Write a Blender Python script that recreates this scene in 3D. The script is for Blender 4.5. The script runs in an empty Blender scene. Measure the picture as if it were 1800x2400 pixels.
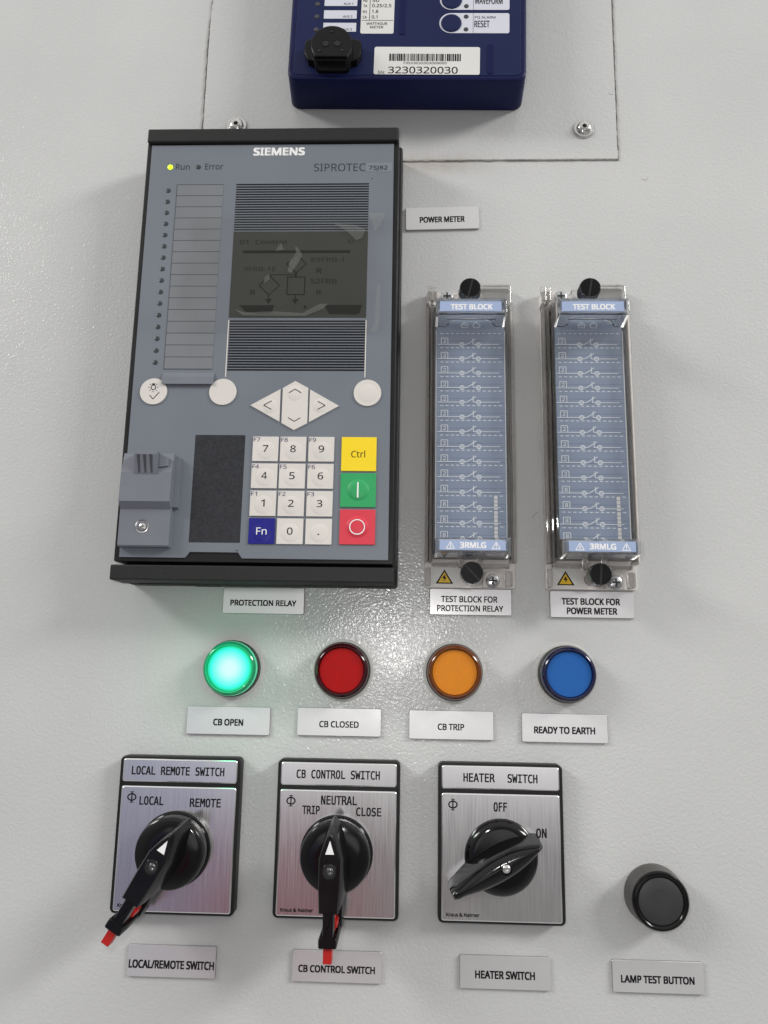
import bpy, math, random
from mathutils import Matrix, Vector
random.seed(7)
S = bpy.context.scene
COL = S.collection
MM = 0.001

# ------------------------------------------------------------------ camera, world, lamps, exposure
# camera: optical foot on the panel at the world origin, 436 mm in front of the panel, tilted up 11 deg
F_PX, RX, RY, RZ, DIST = 1850.0, -0.192210, 0.037812, 0.017046, 0.435641
def camera_rotation():
    def mx(a): c, s = math.cos(a), math.sin(a); return Matrix(((1, 0, 0), (0, c, -s), (0, s, c)))
    def my(a): c, s = math.cos(a), math.sin(a); return Matrix(((c, 0, s), (0, 1, 0), (-s, 0, c)))
    def mz(a): c, s = math.cos(a), math.sin(a); return Matrix(((c, -s, 0), (s, c, 0), (0, 0, 1)))
    R = mz(RZ) @ mx(RX) @ my(RY)
    conv = lambda v: Vector((v[0], v[2], -v[1]))
    r, u, b = conv(R[0]), -conv(R[1]), -conv(R[2])
    return Matrix(((r.x, u.x, b.x), (r.y, u.y, b.y), (r.z, u.z, b.z)))
cam_data = bpy.data.cameras.new('camera')
cam_data.sensor_fit = 'VERTICAL'; cam_data.sensor_height = 24.0; cam_data.sensor_width = 18.0
cam_data.lens = 24.0 * F_PX / 2400.0
cam_data.clip_start = 0.01; cam_data.clip_end = 20
cam = bpy.data.objects.new('camera', cam_data); COL.objects.link(cam)
cam.matrix_world = Matrix.Translation((0, -DIST, 0)) @ camera_rotation().to_4x4()
S.camera = cam

W = bpy.data.worlds.new('World'); S.world = W; W.use_nodes = True
nt = W.node_tree; nt.nodes.clear()
def wnode(t, **k):
    n = nt.nodes.new(t)
    for a, v in k.items(): setattr(n, a, v)
    return n
out = wnode('ShaderNodeOutputWorld'); bg = wnode('ShaderNodeBackground')
tc = wnode('ShaderNodeTexCoord')
# the dim switch room behind the photographer: pale ceiling above, dark clothing tones lower down
sep = wnode('ShaderNodeSeparateXYZ'); nt.links.new(tc.outputs['Generated'], sep.inputs[0])
ramp = wnode('ShaderNodeValToRGB')
mr = wnode('ShaderNodeMapRange'); mr.inputs['From Min'].default_value = -1; mr.inputs['From Max'].default_value = 1
nt.links.new(sep.outputs['Z'], mr.inputs['Value']); nt.links.new(mr.outputs[0], ramp.inputs[0])
cr = ramp.color_ramp
cr.elements[0].position = 0.0; cr.elements[0].color = (0.80, 0.79, 0.77, 1)
cr.elements[1].position = 1.0; cr.elements[1].color = (1.5, 1.5, 1.46, 1)
for p, c in ((0.22, (0.62, 0.61, 0.60, 1)), (0.36, (0.42, 0.41, 0.41, 1)), (0.52, (0.62, 0.62, 0.61, 1)), (0.70, (1.25, 1.25, 1.22, 1))):
    e = cr.elements.new(p); e.color = c
last = ramp.outputs[0]
def blob(direction, col, inner, outer, amount):
    global last
    d = Vector(direction).normalized()
    dot = wnode('ShaderNodeVectorMath', operation='DOT_PRODUCT'); dot.inputs[1].default_value = d
    nt.links.new(tc.outputs['Generated'], dot.inputs[0])
    m = wnode('ShaderNodeMapRange', interpolation_type='SMOOTHSTEP')
    m.inputs['From Min'].default_value = math.cos(math.radians(outer)); m.inputs['From Max'].default_value = math.cos(math.radians(inner))
    m.inputs['To Max'].default_value = amount
    nt.links.new(dot.outputs['Value'], m.inputs['Value'])
    mix = wnode('ShaderNodeMix', data_type='RGBA')
    nt.links.new(m.outputs[0], mix.inputs['Factor']); nt.links.new(last, mix.inputs['A']); mix.inputs['B'].default_value = (*col, 1)
    last = mix.outputs['Result']
blob((0, -1, -0.1), (0.22, 0.218, 0.225), 14, 42, 0.9)          # the photographer standing in front
for bx, bk in ((-0.18, 2.3), (-0.01, 1.6), (0.16, 2.4)): blob((bx, -1, -0.005), (bk, bk * 0.985, bk * 0.985), 4.5, 10.5, 0.9)   # bright patches added to the background to whiten the middle name plates
blob((0.12, -1, -0.31), (0.32, 0.30, 0.30), 3, 11, 0.9)  # darker patch added to the background so the heater plate shades off downwards
blob((-0.31, -1, -0.15), (0.62, 0.65, 0.95), 3, 9, 0.9)          # blue workwear seen in the left plate
blob((-0.31, -1, -0.29), (0.26, 0.265, 0.43), 3, 10, 0.95)
blob((-0.15, -1, -0.31), (0.38, 0.10, 0.13), 2, 9, 0.95)         # reddish cloth seen in the middle plate
nt.links.new(last, bg.inputs['Color']); bg.inputs['Strength'].default_value = 0.585
nt.links.new(bg.outputs[0], out.inputs[0])

def area(name, loc, target, sx, sy, power, col):
    L = bpy.data.lights.new(name, 'AREA'); L.shape = 'RECTANGLE'; L.size = sx; L.size_y = sy; L.energy = power; L.color = col
    o = bpy.data.objects.new(name, L); COL.objects.link(o); o.location = loc
    o.rotation_euler = (Vector(target) - Vector(loc)).to_track_quat('-Z', 'Y').to_euler()
    return o
area('tube_light_left', (-2.35, -1.42, 1.55), (0, 0, 0.1), 1.2, 0.5, 40, (1.0, 0.985, 0.96))
area('tube_light_right', (2.45, -1.32, 1.50), (0, 0, 0.1), 1.2, 0.5, 60, (1.0, 0.985, 0.96))
FL = bpy.data.lights.new('phone_torch', 'POINT'); FL.energy = 1.0; FL.shadow_soft_size = 0.010; FL.color = (1, 0.97, 0.95)
fo = bpy.data.objects.new('phone_torch', FL); COL.objects.link(fo); fo.location = (-0.022, -0.432, 0.024)

S.view_settings.view_transform = 'Standard'; S.view_settings.look = 'None'
S.view_settings.exposure = 0.0; S.view_settings.gamma = 1.0; S.view_settings.use_curve_mapping = False
try:
    S.cycles.use_denoising = True; S.cycles.max_bounces = 14; S.cycles.transmission_bounces = 12; S.cycles.transparent_max_bounces = 12
    S.cycles.caustics_refractive = True; S.cycles.caustics_reflective = False; S.cycles.sample_clamp_indirect = 2.5
except Exception: pass

# ------------------------------------------------------------------ materials
M = {}
def mat(name, col, rough=0.5, metal=0.0, spec=0.5, var=0.0, vscale=60, bump=0.0, bscale=900, bdist=0.0002, coat=0.0,
        trans=0.0, ior=1.46, emit=None, estr=0.0, rvar=0.08, stretch=None, sss=0.0):
    m = bpy.data.materials.new(name); m.use_nodes = True
    t = m.node_tree; b = t.nodes['Principled BSDF']
    b.inputs['Base Color'].default_value = (*col, 1); b.inputs['Roughness'].default_value = rough
    b.inputs['Metallic'].default_value = metal; b.inputs['Specular IOR Level'].default_value = spec
    b.inputs['Coat Weight'].default_value = coat; b.inputs['Coat Roughness'].default_value = 0.06
    b.inputs['Transmission Weight'].default_value = trans; b.inputs['IOR'].default_value = ior
    if emit: b.inputs['Emission Color'].default_value = (*emit, 1); b.inputs['Emission Strength'].default_value = estr
    co = t.nodes.new('ShaderNodeTexCoord'); vec = co.outputs['Object']
    if stretch:
        mp = t.nodes.new('ShaderNodeMapping'); mp.inputs['Scale'].default_value = stretch
        t.links.new(vec, mp.inputs[0]); vec = mp.outputs[0]
    if var or rvar:
        n = t.nodes.new('ShaderNodeTexNoise'); n.inputs['Scale'].default_value = vscale; n.inputs['Detail'].default_value = 5
        t.links.new(vec, n.inputs['Vector'])
        if var:
            r = t.nodes.new('ShaderNodeMapRange'); r.inputs['From Min'].default_value = 0.25; r.inputs['From Max'].default_value = 0.75
            r.inputs['To Min'].default_value = 1 - var; r.inputs['To Max'].default_value = 1 + var
            t.links.new(n.outputs['Fac'], r.inputs['Value'])
            x = t.nodes.new('ShaderNodeVectorMath'); x.operation = 'SCALE'; x.inputs[0].default_value = col
            t.links.new(r.outputs[0], x.inputs['Scale']); t.links.new(x.outputs[0], b.inputs['Base Color'])
        if rvar:
            r = t.nodes.new('ShaderNodeMapRange'); r.inputs['From Min'].default_value = 0.25; r.inputs['From Max'].default_value = 0.75
            r.inputs['To Min'].default_value = max(0, rough - rvar); r.inputs['To Max'].default_value = min(1, rough + rvar)
            t.links.new(n.outputs['Fac'], r.inputs['Value']); t.links.new(r.outputs[0], b.inputs['Roughness'])
    if bump:
        n2 = t.nodes.new('ShaderNodeTexNoise'); n2.inputs['Scale'].default_value = bscale; n2.inputs['Detail'].default_value = 2
        t.links.new(vec, n2.inputs['Vector'])
        bp = t.nodes.new('ShaderNodeBump'); bp.inputs['Strength'].default_value = bump; bp.inputs['Distance'].default_value = bdist
        t.links.new(n2.outputs['Fac'], bp.inputs['Height']); t.links.new(bp.outputs[0], b.inputs['Normal'])
    M[name] = m
    return m
def thin_clear(name, tint, rough=0.04, ior=1.35, milk=0.0, bump=0.0):
    m = bpy.data.materials.new(name); m.use_nodes = True; t = m.node_tree; t.nodes.clear()
    o = t.nodes.new('ShaderNodeOutputMaterial'); tr = t.nodes.new('ShaderNodeBsdfTransparent'); tr.inputs[0].default_value = (*tint, 1)
    g = t.nodes.new('ShaderNodeBsdfGlossy'); g.inputs['Roughness'].default_value = rough
    lw = t.nodes.new('ShaderNodeLayerWeight'); lw.inputs['Blend'].default_value = 0.5
    pw = t.nodes.new('ShaderNodeMath'); pw.operation = 'POWER'; pw.inputs[1].default_value = 5.0; t.links.new(lw.outputs['Facing'], pw.inputs[0])
    f0 = ((ior - 1) / (ior + 1)) ** 2 * 2
    f = t.nodes.new('ShaderNodeMath'); f.operation = 'MULTIPLY_ADD'; f.inputs[1].default_value = 1 - f0; f.inputs[2].default_value = f0; t.links.new(pw.outputs[0], f.inputs[0])
    mx = t.nodes.new('ShaderNodeMixShader'); t.links.new(f.outputs[0], mx.inputs[0]); t.links.new(tr.outputs[0], mx.inputs[1]); t.links.new(g.outputs[0], mx.inputs[2])
    last = mx.outputs[0]
    if bump:
        co = t.nodes.new('ShaderNodeTexCoord'); n = t.nodes.new('ShaderNodeTexNoise'); n.inputs['Scale'].default_value = 90; n.inputs['Detail'].default_value = 4
        t.links.new(co.outputs['Object'], n.inputs['Vector'])
        bp = t.nodes.new('ShaderNodeBump'); bp.inputs['Strength'].default_value = bump; bp.inputs['Distance'].default_value = 0.001
        t.links.new(n.outputs['Fac'], bp.inputs['Height']); t.links.new(bp.outputs[0], g.inputs['Normal'])
    if milk:
        d = t.nodes.new('ShaderNodeBsdfDiffuse'); d.inputs[0].default_value = (0.6, 0.6, 0.57, 1)
        m2 = t.nodes.new('ShaderNodeMixShader'); m2.inputs[0].default_value = milk
        t.links.new(last, m2.inputs[1]); t.links.new(d.outputs[0], m2.inputs[2]); last = m2.outputs[0]
    t.links.new(last, o.inputs[0]); M[name] = m

def wall_paint():
    m = bpy.data.materials.new('panel_paint'); m.use_nodes = True; t = m.node_tree; b = t.nodes['Principled BSDF']
    b.inputs['Roughness'].default_value = 0.21; b.inputs['Specular IOR Level'].default_value = 0.55
    co = t.nodes.new('ShaderNodeTexCoord')
    n0 = t.nodes.new('ShaderNodeTexNoise'); n0.inputs['Scale'].default_value = 9; n0.inputs['Detail'].default_value = 6
    t.links.new(co.outputs['Object'], n0.inputs['Vector'])
    r0 = t.nodes.new('ShaderNodeValToRGB'); r0.color_ramp.elements[0].position = 0.3; r0.color_ramp.elements[1].position = 0.7
    r0.color_ramp.elements[0].color = (0.516, 0.521, 0.519, 1); r0.color_ramp.elements[1].color = (0.556, 0.560, 0.556, 1)
    t.links.new(n0.outputs['Fac'], r0.inputs[0]); 
    # a brownish smear of old sealant just under the plate's lower edge
    sp = t.nodes.new('ShaderNodeSeparateXYZ'); t.links.new(co.outputs['Object'], sp.inputs[0])
    def near(sock, c, w):
        a = t.nodes.new('ShaderNodeMath'); a.operation = 'SUBTRACT'; t.links.new(sock, a.inputs[0]); a.inputs[1].default_value = c
        q = t.nodes.new('ShaderNodeMath'); q.operation = 'ABSOLUTE'; t.links.new(a.outputs[0], q.inputs[0])
        r = t.nodes.new('ShaderNodeMapRange'); r.interpolation_type = 'SMOOTHSTEP'; r.inputs['From Min'].default_value = 0; r.inputs['From Max'].default_value = w
        r.inputs['To Min'].default_value = 1; r.inputs['To Max'].default_value = 0; t.links.new(q.outputs[0], r.inputs['Value']); return r.outputs[0]
    nn = t.nodes.new('ShaderNodeTexNoise'); nn.inputs['Scale'].default_value = 130; nn.inputs['Detail'].default_value = 5; t.links.new(co.outputs['Object'], nn.inputs['Vector'])
    k1 = t.nodes.new('ShaderNodeMath'); k1.operation = 'MULTIPLY'; t.links.new(near(sp.outputs['Z'], 0.3025, 0.010), k1.inputs[0]); t.links.new(near(sp.outputs['X'], 0.012, 0.045), k1.inputs[1])
    k2 = t.nodes.new('ShaderNodeMath'); k2.operation = 'MULTIPLY'; t.links.new(k1.outputs[0], k2.inputs[0]); t.links.new(nn.outputs['Fac'], k2.inputs[1])
    mxs = t.nodes.new('ShaderNodeMix'); mxs.data_type = 'RGBA'; t.links.new(k2.outputs[0], mxs.inputs['Factor']); t.links.new(r0.outputs[0], mxs.inputs['A']); mxs.inputs['B'].default_value = (0.36, 0.31, 0.26, 1)
    t.links.new(mxs.outputs['Result'], b.inputs['Base Color'])
    n3 = t.nodes.new('ShaderNodeTexNoise'); n3.inputs['Scale'].default_value = 28; n3.inputs['Detail'].default_value = 7; n3.inputs['Distortion'].default_value = 1.2
    t.links.new(co.outputs['Object'], n3.inputs['Vector'])
    r3 = t.nodes.new('ShaderNodeMapRange'); r3.inputs['From Min'].default_value = 0.3; r3.inputs['From Max'].default_value = 0.7; r3.inputs['To Min'].default_value = 0.15; r3.inputs['To Max'].default_value = 0.25
    t.links.new(n3.outputs['Fac'], r3.inputs['Value']); t.links.new(r3.outputs[0], b.inputs['Roughness'])
    n1 = t.nodes.new('ShaderNodeTexNoise'); n1.inputs['Scale'].default_value = 590; n1.inputs['Detail'].default_value = 2.0; n1.inputs['Roughness'].default_value = 0.45
    n1.inputs['Distortion'].default_value = 0.6
    t.links.new(co.outputs['Object'], n1.inputs['Vector'])
    bp = t.nodes.new('ShaderNodeBump'); bp.inputs['Strength'].default_value = 0.5; bp.inputs['Distance'].default_value = 0.00041
    t.links.new(n1.outputs['Fac'], bp.inputs['Height']); t.links.new(bp.outputs[0], b.inputs['Normal'])
    M['panel_paint'] = m
wall_paint()
mat('print_black', (0.006, 0.006, 0.007), 0.6, spec=0.2, rvar=0)
mat('print_dark', (0.02, 0.022, 0.03), 0.5, rvar=0)
mat('print_navy', (0.02, 0.02, 0.10), 0.5, rvar=0)
mat('print_white', (0.80, 0.80, 0.80), 0.5, rvar=0)
mat('mark_grey', (0.22, 0.21, 0.20), 0.6, rvar=0)
mat('sealant', (0.36, 0.34, 0.32), 0.3, metal=0.5, var=0.5, vscale=120)
mat('steel', (0.62, 0.61, 0.60), 0.2, metal=1.0, var=0.15, vscale=300)
mat('zinc', (0.50, 0.51, 0.52), 0.25, metal=1.0, var=0.2, vscale=400)
mat('dark_hole', (0.006, 0.006, 0.006), 0.6, rvar=0)
# relay
mat('relay_black', (0.011, 0.011, 0.012), 0.42, spec=0.3, var=0.15, bump=0.12, bscale=2500, bdist=0.0001)
mat('relay_bar', (0.017, 0.017, 0.0175), 0.5, spec=0.3, var=0.25, vscale=1500, bump=0.5, bscale=1800, bdist=0.00015)
mat('relay_housing', (0.024, 0.024, 0.025), 0.5, spec=0.3, var=0.2)
mat('relay_grey', (0.152, 0.169, 0.198), 0.42, var=0.03, vscale=30, bump=0.1, bscale=1600, bdist=0.0001)
mat('relay_clip', (0.154, 0.164, 0.192), 0.45, var=0.04, bump=0.12, bscale=1600, bdist=0.0001)
mat('strip_grey', (0.168, 0.178, 0.192), 0.4, var=0.04, vscale=40)
mat('strip_line', (0.045, 0.05, 0.062), 0.6, rvar=0)
mat('stripe_black', (0.006, 0.0065, 0.009), 0.4, spec=0.3, rvar=0)
mat('dark_window', (0.016, 0.017, 0.022), 0.42, var=0.3, vscale=700, bump=0.1, bscale=1500, bdist=0.0001)
mat('key_white', (0.63, 0.60, 0.565), 0.42, var=0.02)
mat('key_yellow', (0.86, 0.63, 0.012), 0.42, var=0.02)
mat('key_green', (0.022, 0.33, 0.105), 0.42, var=0.03)
mat('key_red', (0.64, 0.05, 0.075), 0.42, spec=0.3, var=0.03)
mat('key_blue', (0.012, 0.012, 0.20), 0.42, spec=0.3, var=0.03)
mat('led_off', (0.035, 0.04, 0.045), 0.3)
mat('led_run', (0.5, 0.9, 0.02), 0.4, emit=(0.55, 1.0, 0.01), estr=1.1)
mat('lcd_glass', (0.040, 0.0415, 0.036), 0.12, spec=0.3, var=0.06, vscale=25)
mat('lcd_ink', (0.012, 0.0125, 0.011), 0.5, spec=0.1, rvar=0)
mat('lcd_ink_faint', (0.013, 0.014, 0.011), 0.5, spec=0.1, rvar=0)
mat('sticker_grey', (0.185, 0.205, 0.235), 0.35)
thin_clear('peel_film', (0.96, 0.96, 0.96), 0.35, 1.06, milk=0.02)
thin_clear('film_crease', (0.9, 0.9, 0.9), 0.35, 1.1, milk=0.10)
mat('knurl', (0.16, 0.16, 0.165), 0.22, metal=0.9, var=0.4, vscale=900)
# meter
mat('meter_blue', (0.0068, 0.0095, 0.054), 0.45, spec=0.18, var=0.06, bump=0.1, bscale=1500, bdist=0.0001)
mat('meter_face', (0.0090, 0.0145, 0.064), 0.5, spec=0.2, var=0.06, bump=0.1, bscale=1500, bdist=0.0001)
mat('meter_groove', (0.006, 0.009, 0.055), 0.5, spec=0.15)
mat('sticker_white', (0.66, 0.66, 0.64), 0.4, var=0.02)
mat('sticker_cool', (0.60, 0.61, 0.68), 0.4, var=0.02)
mat('gloss_black', (0.004, 0.004, 0.0045), 0.25, spec=0.25, var=0.1, rvar=0.06)
mat('meter_led', (0.045, 0.045, 0.05), 0.4)
# plates, labels
mat('label_silver', (0.70, 0.695, 0.70), 0.22, metal=0.45, var=0.035, vscale=40, rvar=0.05)
mat('label_edge', (0.30, 0.30, 0.30), 0.6, rvar=0)
mat('brushed_aluminium', (0.73, 0.725, 0.728), 0.17, metal=0.88, var=0.035, vscale=14, bump=0.012, bscale=14, bdist=0.0004, stretch=(120, 1, 2.5), rvar=0.05)
mat('bright_edge', (0.80, 0.80, 0.80), 0.22, metal=0.9, rvar=0)
mat('frame_black', (0.012, 0.012, 0.0125), 0.4, spec=0.3, var=0.15, rvar=0.06)
mat('knob_black', (0.0045, 0.0045, 0.005), 0.11, spec=0.4, coat=0.08, var=0.2, rvar=0.05, bump=0.03, bscale=300, bdist=0.0003)
mat('handle_black', (0.005, 0.005, 0.0055), 0.2, spec=0.3, coat=0.1, var=0.2, rvar=0.07, bump=0.04, bscale=350, bdist=0.0003)
mat('red_plastic', (0.42, 0.014, 0.011), 0.35, var=0.05)
# lights
mat('gasket_pale', (0.50, 0.50, 0.48), 0.5)
mat('lamp_base', (0.014, 0.014, 0.014), 0.35)
mat('lens_red', (0.030, 0.0008, 0.003), 0.1, spec=0.3, coat=0.3, var=0.1, rvar=0.03)
mat('disc_red', (0.37, 0.004, 0.005), 0.5, spec=0.15, var=0.12, vscale=220, bump=0.25, bscale=1400, bdist=0.0001)
mat('lens_amber', (0.115, 0.026, 0.002), 0.1, spec=0.35, coat=0.6, var=0.1, rvar=0.03)
mat('disc_amber', (0.62, 0.205, 0.010), 0.5, spec=0.25, var=0.06, vscale=260, bump=0.25, bscale=1400, bdist=0.0001)
mat('lens_blue', (0.003, 0.003, 0.036), 0.1, spec=0.35, coat=0.6, var=0.1, rvar=0.03)
mat('disc_blue', (0.017, 0.108, 0.37), 0.5, spec=0.2, var=0.03, bump=0.25, bscale=1400, bdist=0.0001)
mat('lens_green', (0.004, 0.20, 0.09), 0.1, coat=0.6, emit=(0.0, 0.55, 0.22), estr=0.10, rvar=0.03)
mat('lens_green_rim', (0.01, 0.4, 0.2), 0.12, coat=0.6, emit=(0.02, 0.9, 0.42), estr=0.40, rvar=0.03)
mat('scratch_amber', (0.72, 0.30, 0.045), 0.4, rvar=0)
mat('button_cap', (0.034, 0.034, 0.036), 0.4, var=0.05)
mat('button_ring', (0.004, 0.004, 0.004), 0.16, spec=0.25, coat=0.1)
mat('button_collar', (0.055, 0.050, 0.047), 0.32, var=0.2, vscale=80)
def lit_disc():
    m = bpy.data.materials.new('disc_green'); m.use_nodes = True; t = m.node_tree; b = t.nodes['Principled BSDF']
    b.inputs['Base Color'].default_value = (0.005, 0.05, 0.03, 1); b.inputs['Roughness'].default_value = 0.4
    co = t.nodes.new('ShaderNodeTexCoord'); ln = t.nodes.new('ShaderNodeVectorMath'); ln.operation = 'LENGTH'
    t.links.new(co.outputs['Object'], ln.inputs[0])
    mr = t.nodes.new('ShaderNodeMapRange'); mr.inputs['From Min'].default_value = 0.0; mr.inputs['From Max'].default_value = 0.0118
    t.links.new(ln.outputs['Value'], mr.inputs['Value'])
    r = t.nodes.new('ShaderNodeValToRGB'); c = r.color_ramp
    c.elements[0].position = 0.0; c.elements[0].color = (0.68, 0.96, 0.91, 1)
    c.elements[1].position = 0.985; c.elements[1].color = (0.0, 0.62, 0.24, 1)
    for p, k in ((0.30, (0.60, 0.96, 0.90, 1)), (0.62, (0.22, 0.95, 0.84, 1)), (0.86, (0.01, 0.92, 0.78, 1))):
        e = c.elements.new(p); e.color = k
    t.links.new(mr.outputs[0], r.inputs[0]); t.links.new(r.outputs[0], b.inputs['Emission Color']); b.inputs['Emission Strength'].default_value = 1.0
    M['disc_green'] = m
lit_disc()
# test blocks
mat('tb_floor', (0.70, 0.665, 0.64), 0.3, var=0.04)
mat('tb_body', (0.22, 0.22, 0.23), 0.4, spec=0.3, var=0.2)
mat('tb_blue', (0.265, 0.325, 0.44), 0.4, var=0.05, vscale=60)
mat('tb_tab_blue', (0.32, 0.40, 0.59), 0.4, var=0.03)
mat('tb_print', (0.85, 0.89, 0.94), 0.5, rvar=0)
mat('tb_groove', (0.075, 0.10, 0.16), 0.6, rvar=0)
mat('edge_glint_white', (0.82, 0.83, 0.84), 0.2)  # white that paints the light streaks along the clear cover's edges
mat('tb_yellow', (0.70, 0.44, 0.015), 0.4)
mat('clear_plastic', (0.965, 0.96, 0.95), 0.05, trans=1.0, ior=1.47, rvar=0.03, vscale=200)
thin_clear('clear_sheet', (0.965, 0.965, 0.965), 0.05, 1.35)

# ------------------------------------------------------------------ mesh builder (mm; x right, z up, d out of the panel)
def rrect(x0, x1, z0, z1, r=0.0, n=5):
    if r <= 0: return [(x0, z0), (x1, z0), (x1, z1), (x0, z1)]
    p = []
    for cx, cz, a in ((x1 - r, z0 + r, -90), (x1 - r, z1 - r, 0), (x0 + r, z1 - r, 90), (x0 + r, z0 + r, 180)):
        for i in range(n + 1):
            t = math.radians(a + 90 * i / n); p.append((cx + r * math.cos(t), cz + r * math.sin(t)))
    return p
def circle(cx, cz, r, n=48, rz=None):
    rz = r if rz is None else rz
    return [(cx + r * math.cos(2 * math.pi * i / n), cz + rz * math.sin(2 * math.pi * i / n)) for i in range(n)]
def inset(poly, k):
    n = len(poly); res = []
    for i in range(n):
        a, b, c = poly[i - 1], poly[i], poly[(i + 1) % n]
        def nrm(p, q):
            dx, dz = q[0] - p[0], q[1] - p[1]; l = math.hypot(dx, dz) or 1e-9; return (-dz / l, dx / l)
        n1, n2 = nrm(a, b), nrm(b, c); mx, mz = n1[0] + n2[0], n1[1] + n2[1]
        q = max(0.35, (mx * mx + mz * mz) / 2)
        res.append((b[0] + mx / q * k, b[1] + mz / q * k))
    return res
_txt = {}
import os
_fonts = {}
for k, fn in (('sans', 'NotoSansHebrew-Regular.woff2'), ('mono', 'DejaVuSansMono.woff2')):   # typefaces that ship inside Blender
    try: _fonts[k] = bpy.data.fonts.load(os.path.join(bpy.utils.system_resource('DATAFILES'), 'fonts', fn))
    except Exception: _fonts[k] = None
def glyphs(s, font='sans'):
    key = (s, font)
    if key not in _txt:
        c = bpy.data.curves.new('t', 'FONT'); c.body = s; c.resolution_u = 3; c.fill_mode = 'FRONT'
        if _fonts.get(font): c.font = _fonts[font]
        o = bpy.data.objects.new('t', c); COL.objects.link(o); bpy.context.view_layer.update()
        me = bpy.data.meshes.new_from_object(o.evaluated_get(bpy.context.evaluated_depsgraph_get()))
        v = [(p.co.x, p.co.y) for p in me.vertices]; f = [tuple(p.vertices) for p in me.polygons]
        f = [q if sum(v[q[i - 1]][0] * v[q[i]][1] - v[q[i]][0] * v[q[i - 1]][1] for i in range(len(q))) > 0 else q[::-1] for q in f]
        bpy.data.objects.remove(o); bpy.data.curves.remove(c); bpy.data.meshes.remove(me)
        _txt[key] = (v, f)
    return _txt[key]
class MB:
    def __init__(s, ox=0.0, oz=0.0, od=0.0): s.v = []; s.f = []; s.o = (ox, oz, od)
    def add(s, pts, faces, m, smooth=False):
        b = len(s.v); s.v += pts
        for f in faces: s.f.append((tuple(b + i for i in f), m, smooth))
    def rings(s, rings, m, cap0=True, cap1=True, smooth=True, capm=None):
        pts = []; fs = []; n = len(rings[0][0])
        for poly, d in rings: pts += [(x, z, d) for x, z in poly]
        for k in range(len(rings) - 1):
            for i in range(n):
                j = (i + 1) % n; fs.append((k * n + i, k * n + j, (k + 1) * n + j, (k + 1) * n + i))
        s.add(pts, fs, m, smooth)
        if cap1: s.add([(x, z, rings[-1][1]) for x, z in rings[-1][0]], [tuple(range(n))], capm or m, False)
        if cap0: s.add([(x, z, rings[0][1]) for x, z in rings[0][0]], [tuple(range(n))[::-1]], m, False)
        return s
    def prism(s, poly, d0, d1, m, ch=0.0, seg=2, capm=None, cap0=True):
        r = [(poly, d0)]
        if ch > 0:
            r.append((poly, d1 - ch))
            for i in range(1, seg + 1):
                a = math.pi / 2 * i / seg; r.append((inset(poly, ch * (1 - math.cos(a))), d1 - ch + ch * math.sin(a)))
        else: r.append((poly, d1))
        return s.rings(r, m, cap0, True, True, capm)
    def box(s, x0, x1, z0, z1, d0, d1, m, r=0.0, ch=0.0, capm=None): return s.prism(rrect(x0, x1, z0, z1, r), d0, d1, m, ch, 2, capm)
    def lathe(s, cx, cz, prof, m, n=64, cap0=False, cap1=True, capm=None):
        return s.rings([(circle(cx, cz, max(r, 1e-4), n), d) for r, d in prof], m, cap0, cap1, True, capm)
    def flat(s, poly, d, m): s.add([(x, z, d) for x, z in poly], [tuple(range(len(poly)))], m); return s
    def rect(s, x0, x1, z0, z1, d, m): return s.flat([(x0, z0), (x1, z0), (x1, z1), (x0, z1)], d, m)
    def ringflat(s, cx, cz, r0, r1, d, m, n=28, k=1.0):
        a, b = circle(cx, cz, r1, n, r1 * k), circle(cx, cz, r0, n, r0 * k if k == 1 else r1 * k - (r1 - r0))
        s.add([(x, z, d) for x, z in a + b], [(i, (i + 1) % n, n + (i + 1) % n, n + i) for i in range(n)], m); return s
    def line(s, x0, z0, x1, z1, w, d, m):
        l = math.hypot(x1 - x0, z1 - z0) or 1e-9; nx, nz = -(z1 - z0) / l * w / 2, (x1 - x0) / l * w / 2
        return s.flat([(x0 - nx, z0 - nz), (x1 - nx, z1 - nz), (x1 + nx, z1 + nz), (x0 + nx, z0 + nz)], d, m)
    def path(s, pts, w, d, m):
        for i, (a, b) in enumerate(zip(pts, pts[1:])): s.line(*a, *b, w, d + 0.004 * i, m)
        return s
    def text(s, t, x0, x1, z0, z1, d, m, bold=0.0, font='sans'):
        v, f = glyphs(t, font)
        xa, xb = min(p[0] for p in v), max(p[0] for p in v); cap = max(p[1] for p in v); lo = min(p[1] for p in v)
        lo = 0.0 if lo > -0.05 else 0.0
        kx, kz = (x1 - x0) / (xb - xa), (z1 - z0) / (cap - lo)
        w = bold * (z1 - z0)          # heavier strokes: the same letters laid again a hair's breadth aside
        for i, (ax, az) in enumerate(((0, 0),) if w <= 0 else ((-w, -w), (w, w), (w, -w), (-w, w))):
            s.add([(x0 + (x - xa) * kx + ax, z0 + (z - lo) * kz + az, d + 0.004 * i) for x, z in v], f, m)
        return s
    def xprism(s, prof, x0, x1, m, smooth=False):
        # profile of (z, d) extruded along x; profile listed clockwise seen from +x (z to the right, d up)
        n = len(prof); pts = [(x0, z, d) for z, d in prof] + [(x1, z, d) for z, d in prof]
        fs = [(i, (i + 1) % n, n + (i + 1) % n, n + i) for i in range(n)]
        a = sum(prof[i - 1][0] * prof[i][1] - prof[i][0] * prof[i - 1][1] for i in range(n))
        if a > 0: fs = [f[::-1] for f in fs]
        caps = [tuple(range(n)), tuple(range(n, 2 * n))[::-1]]
        if a > 0: caps = [c[::-1] for c in caps]
        fs = [f[::-1] for f in fs]; caps = [c[::-1] for c in caps]
        s.add(pts, fs + caps, m, smooth); return s
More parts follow.
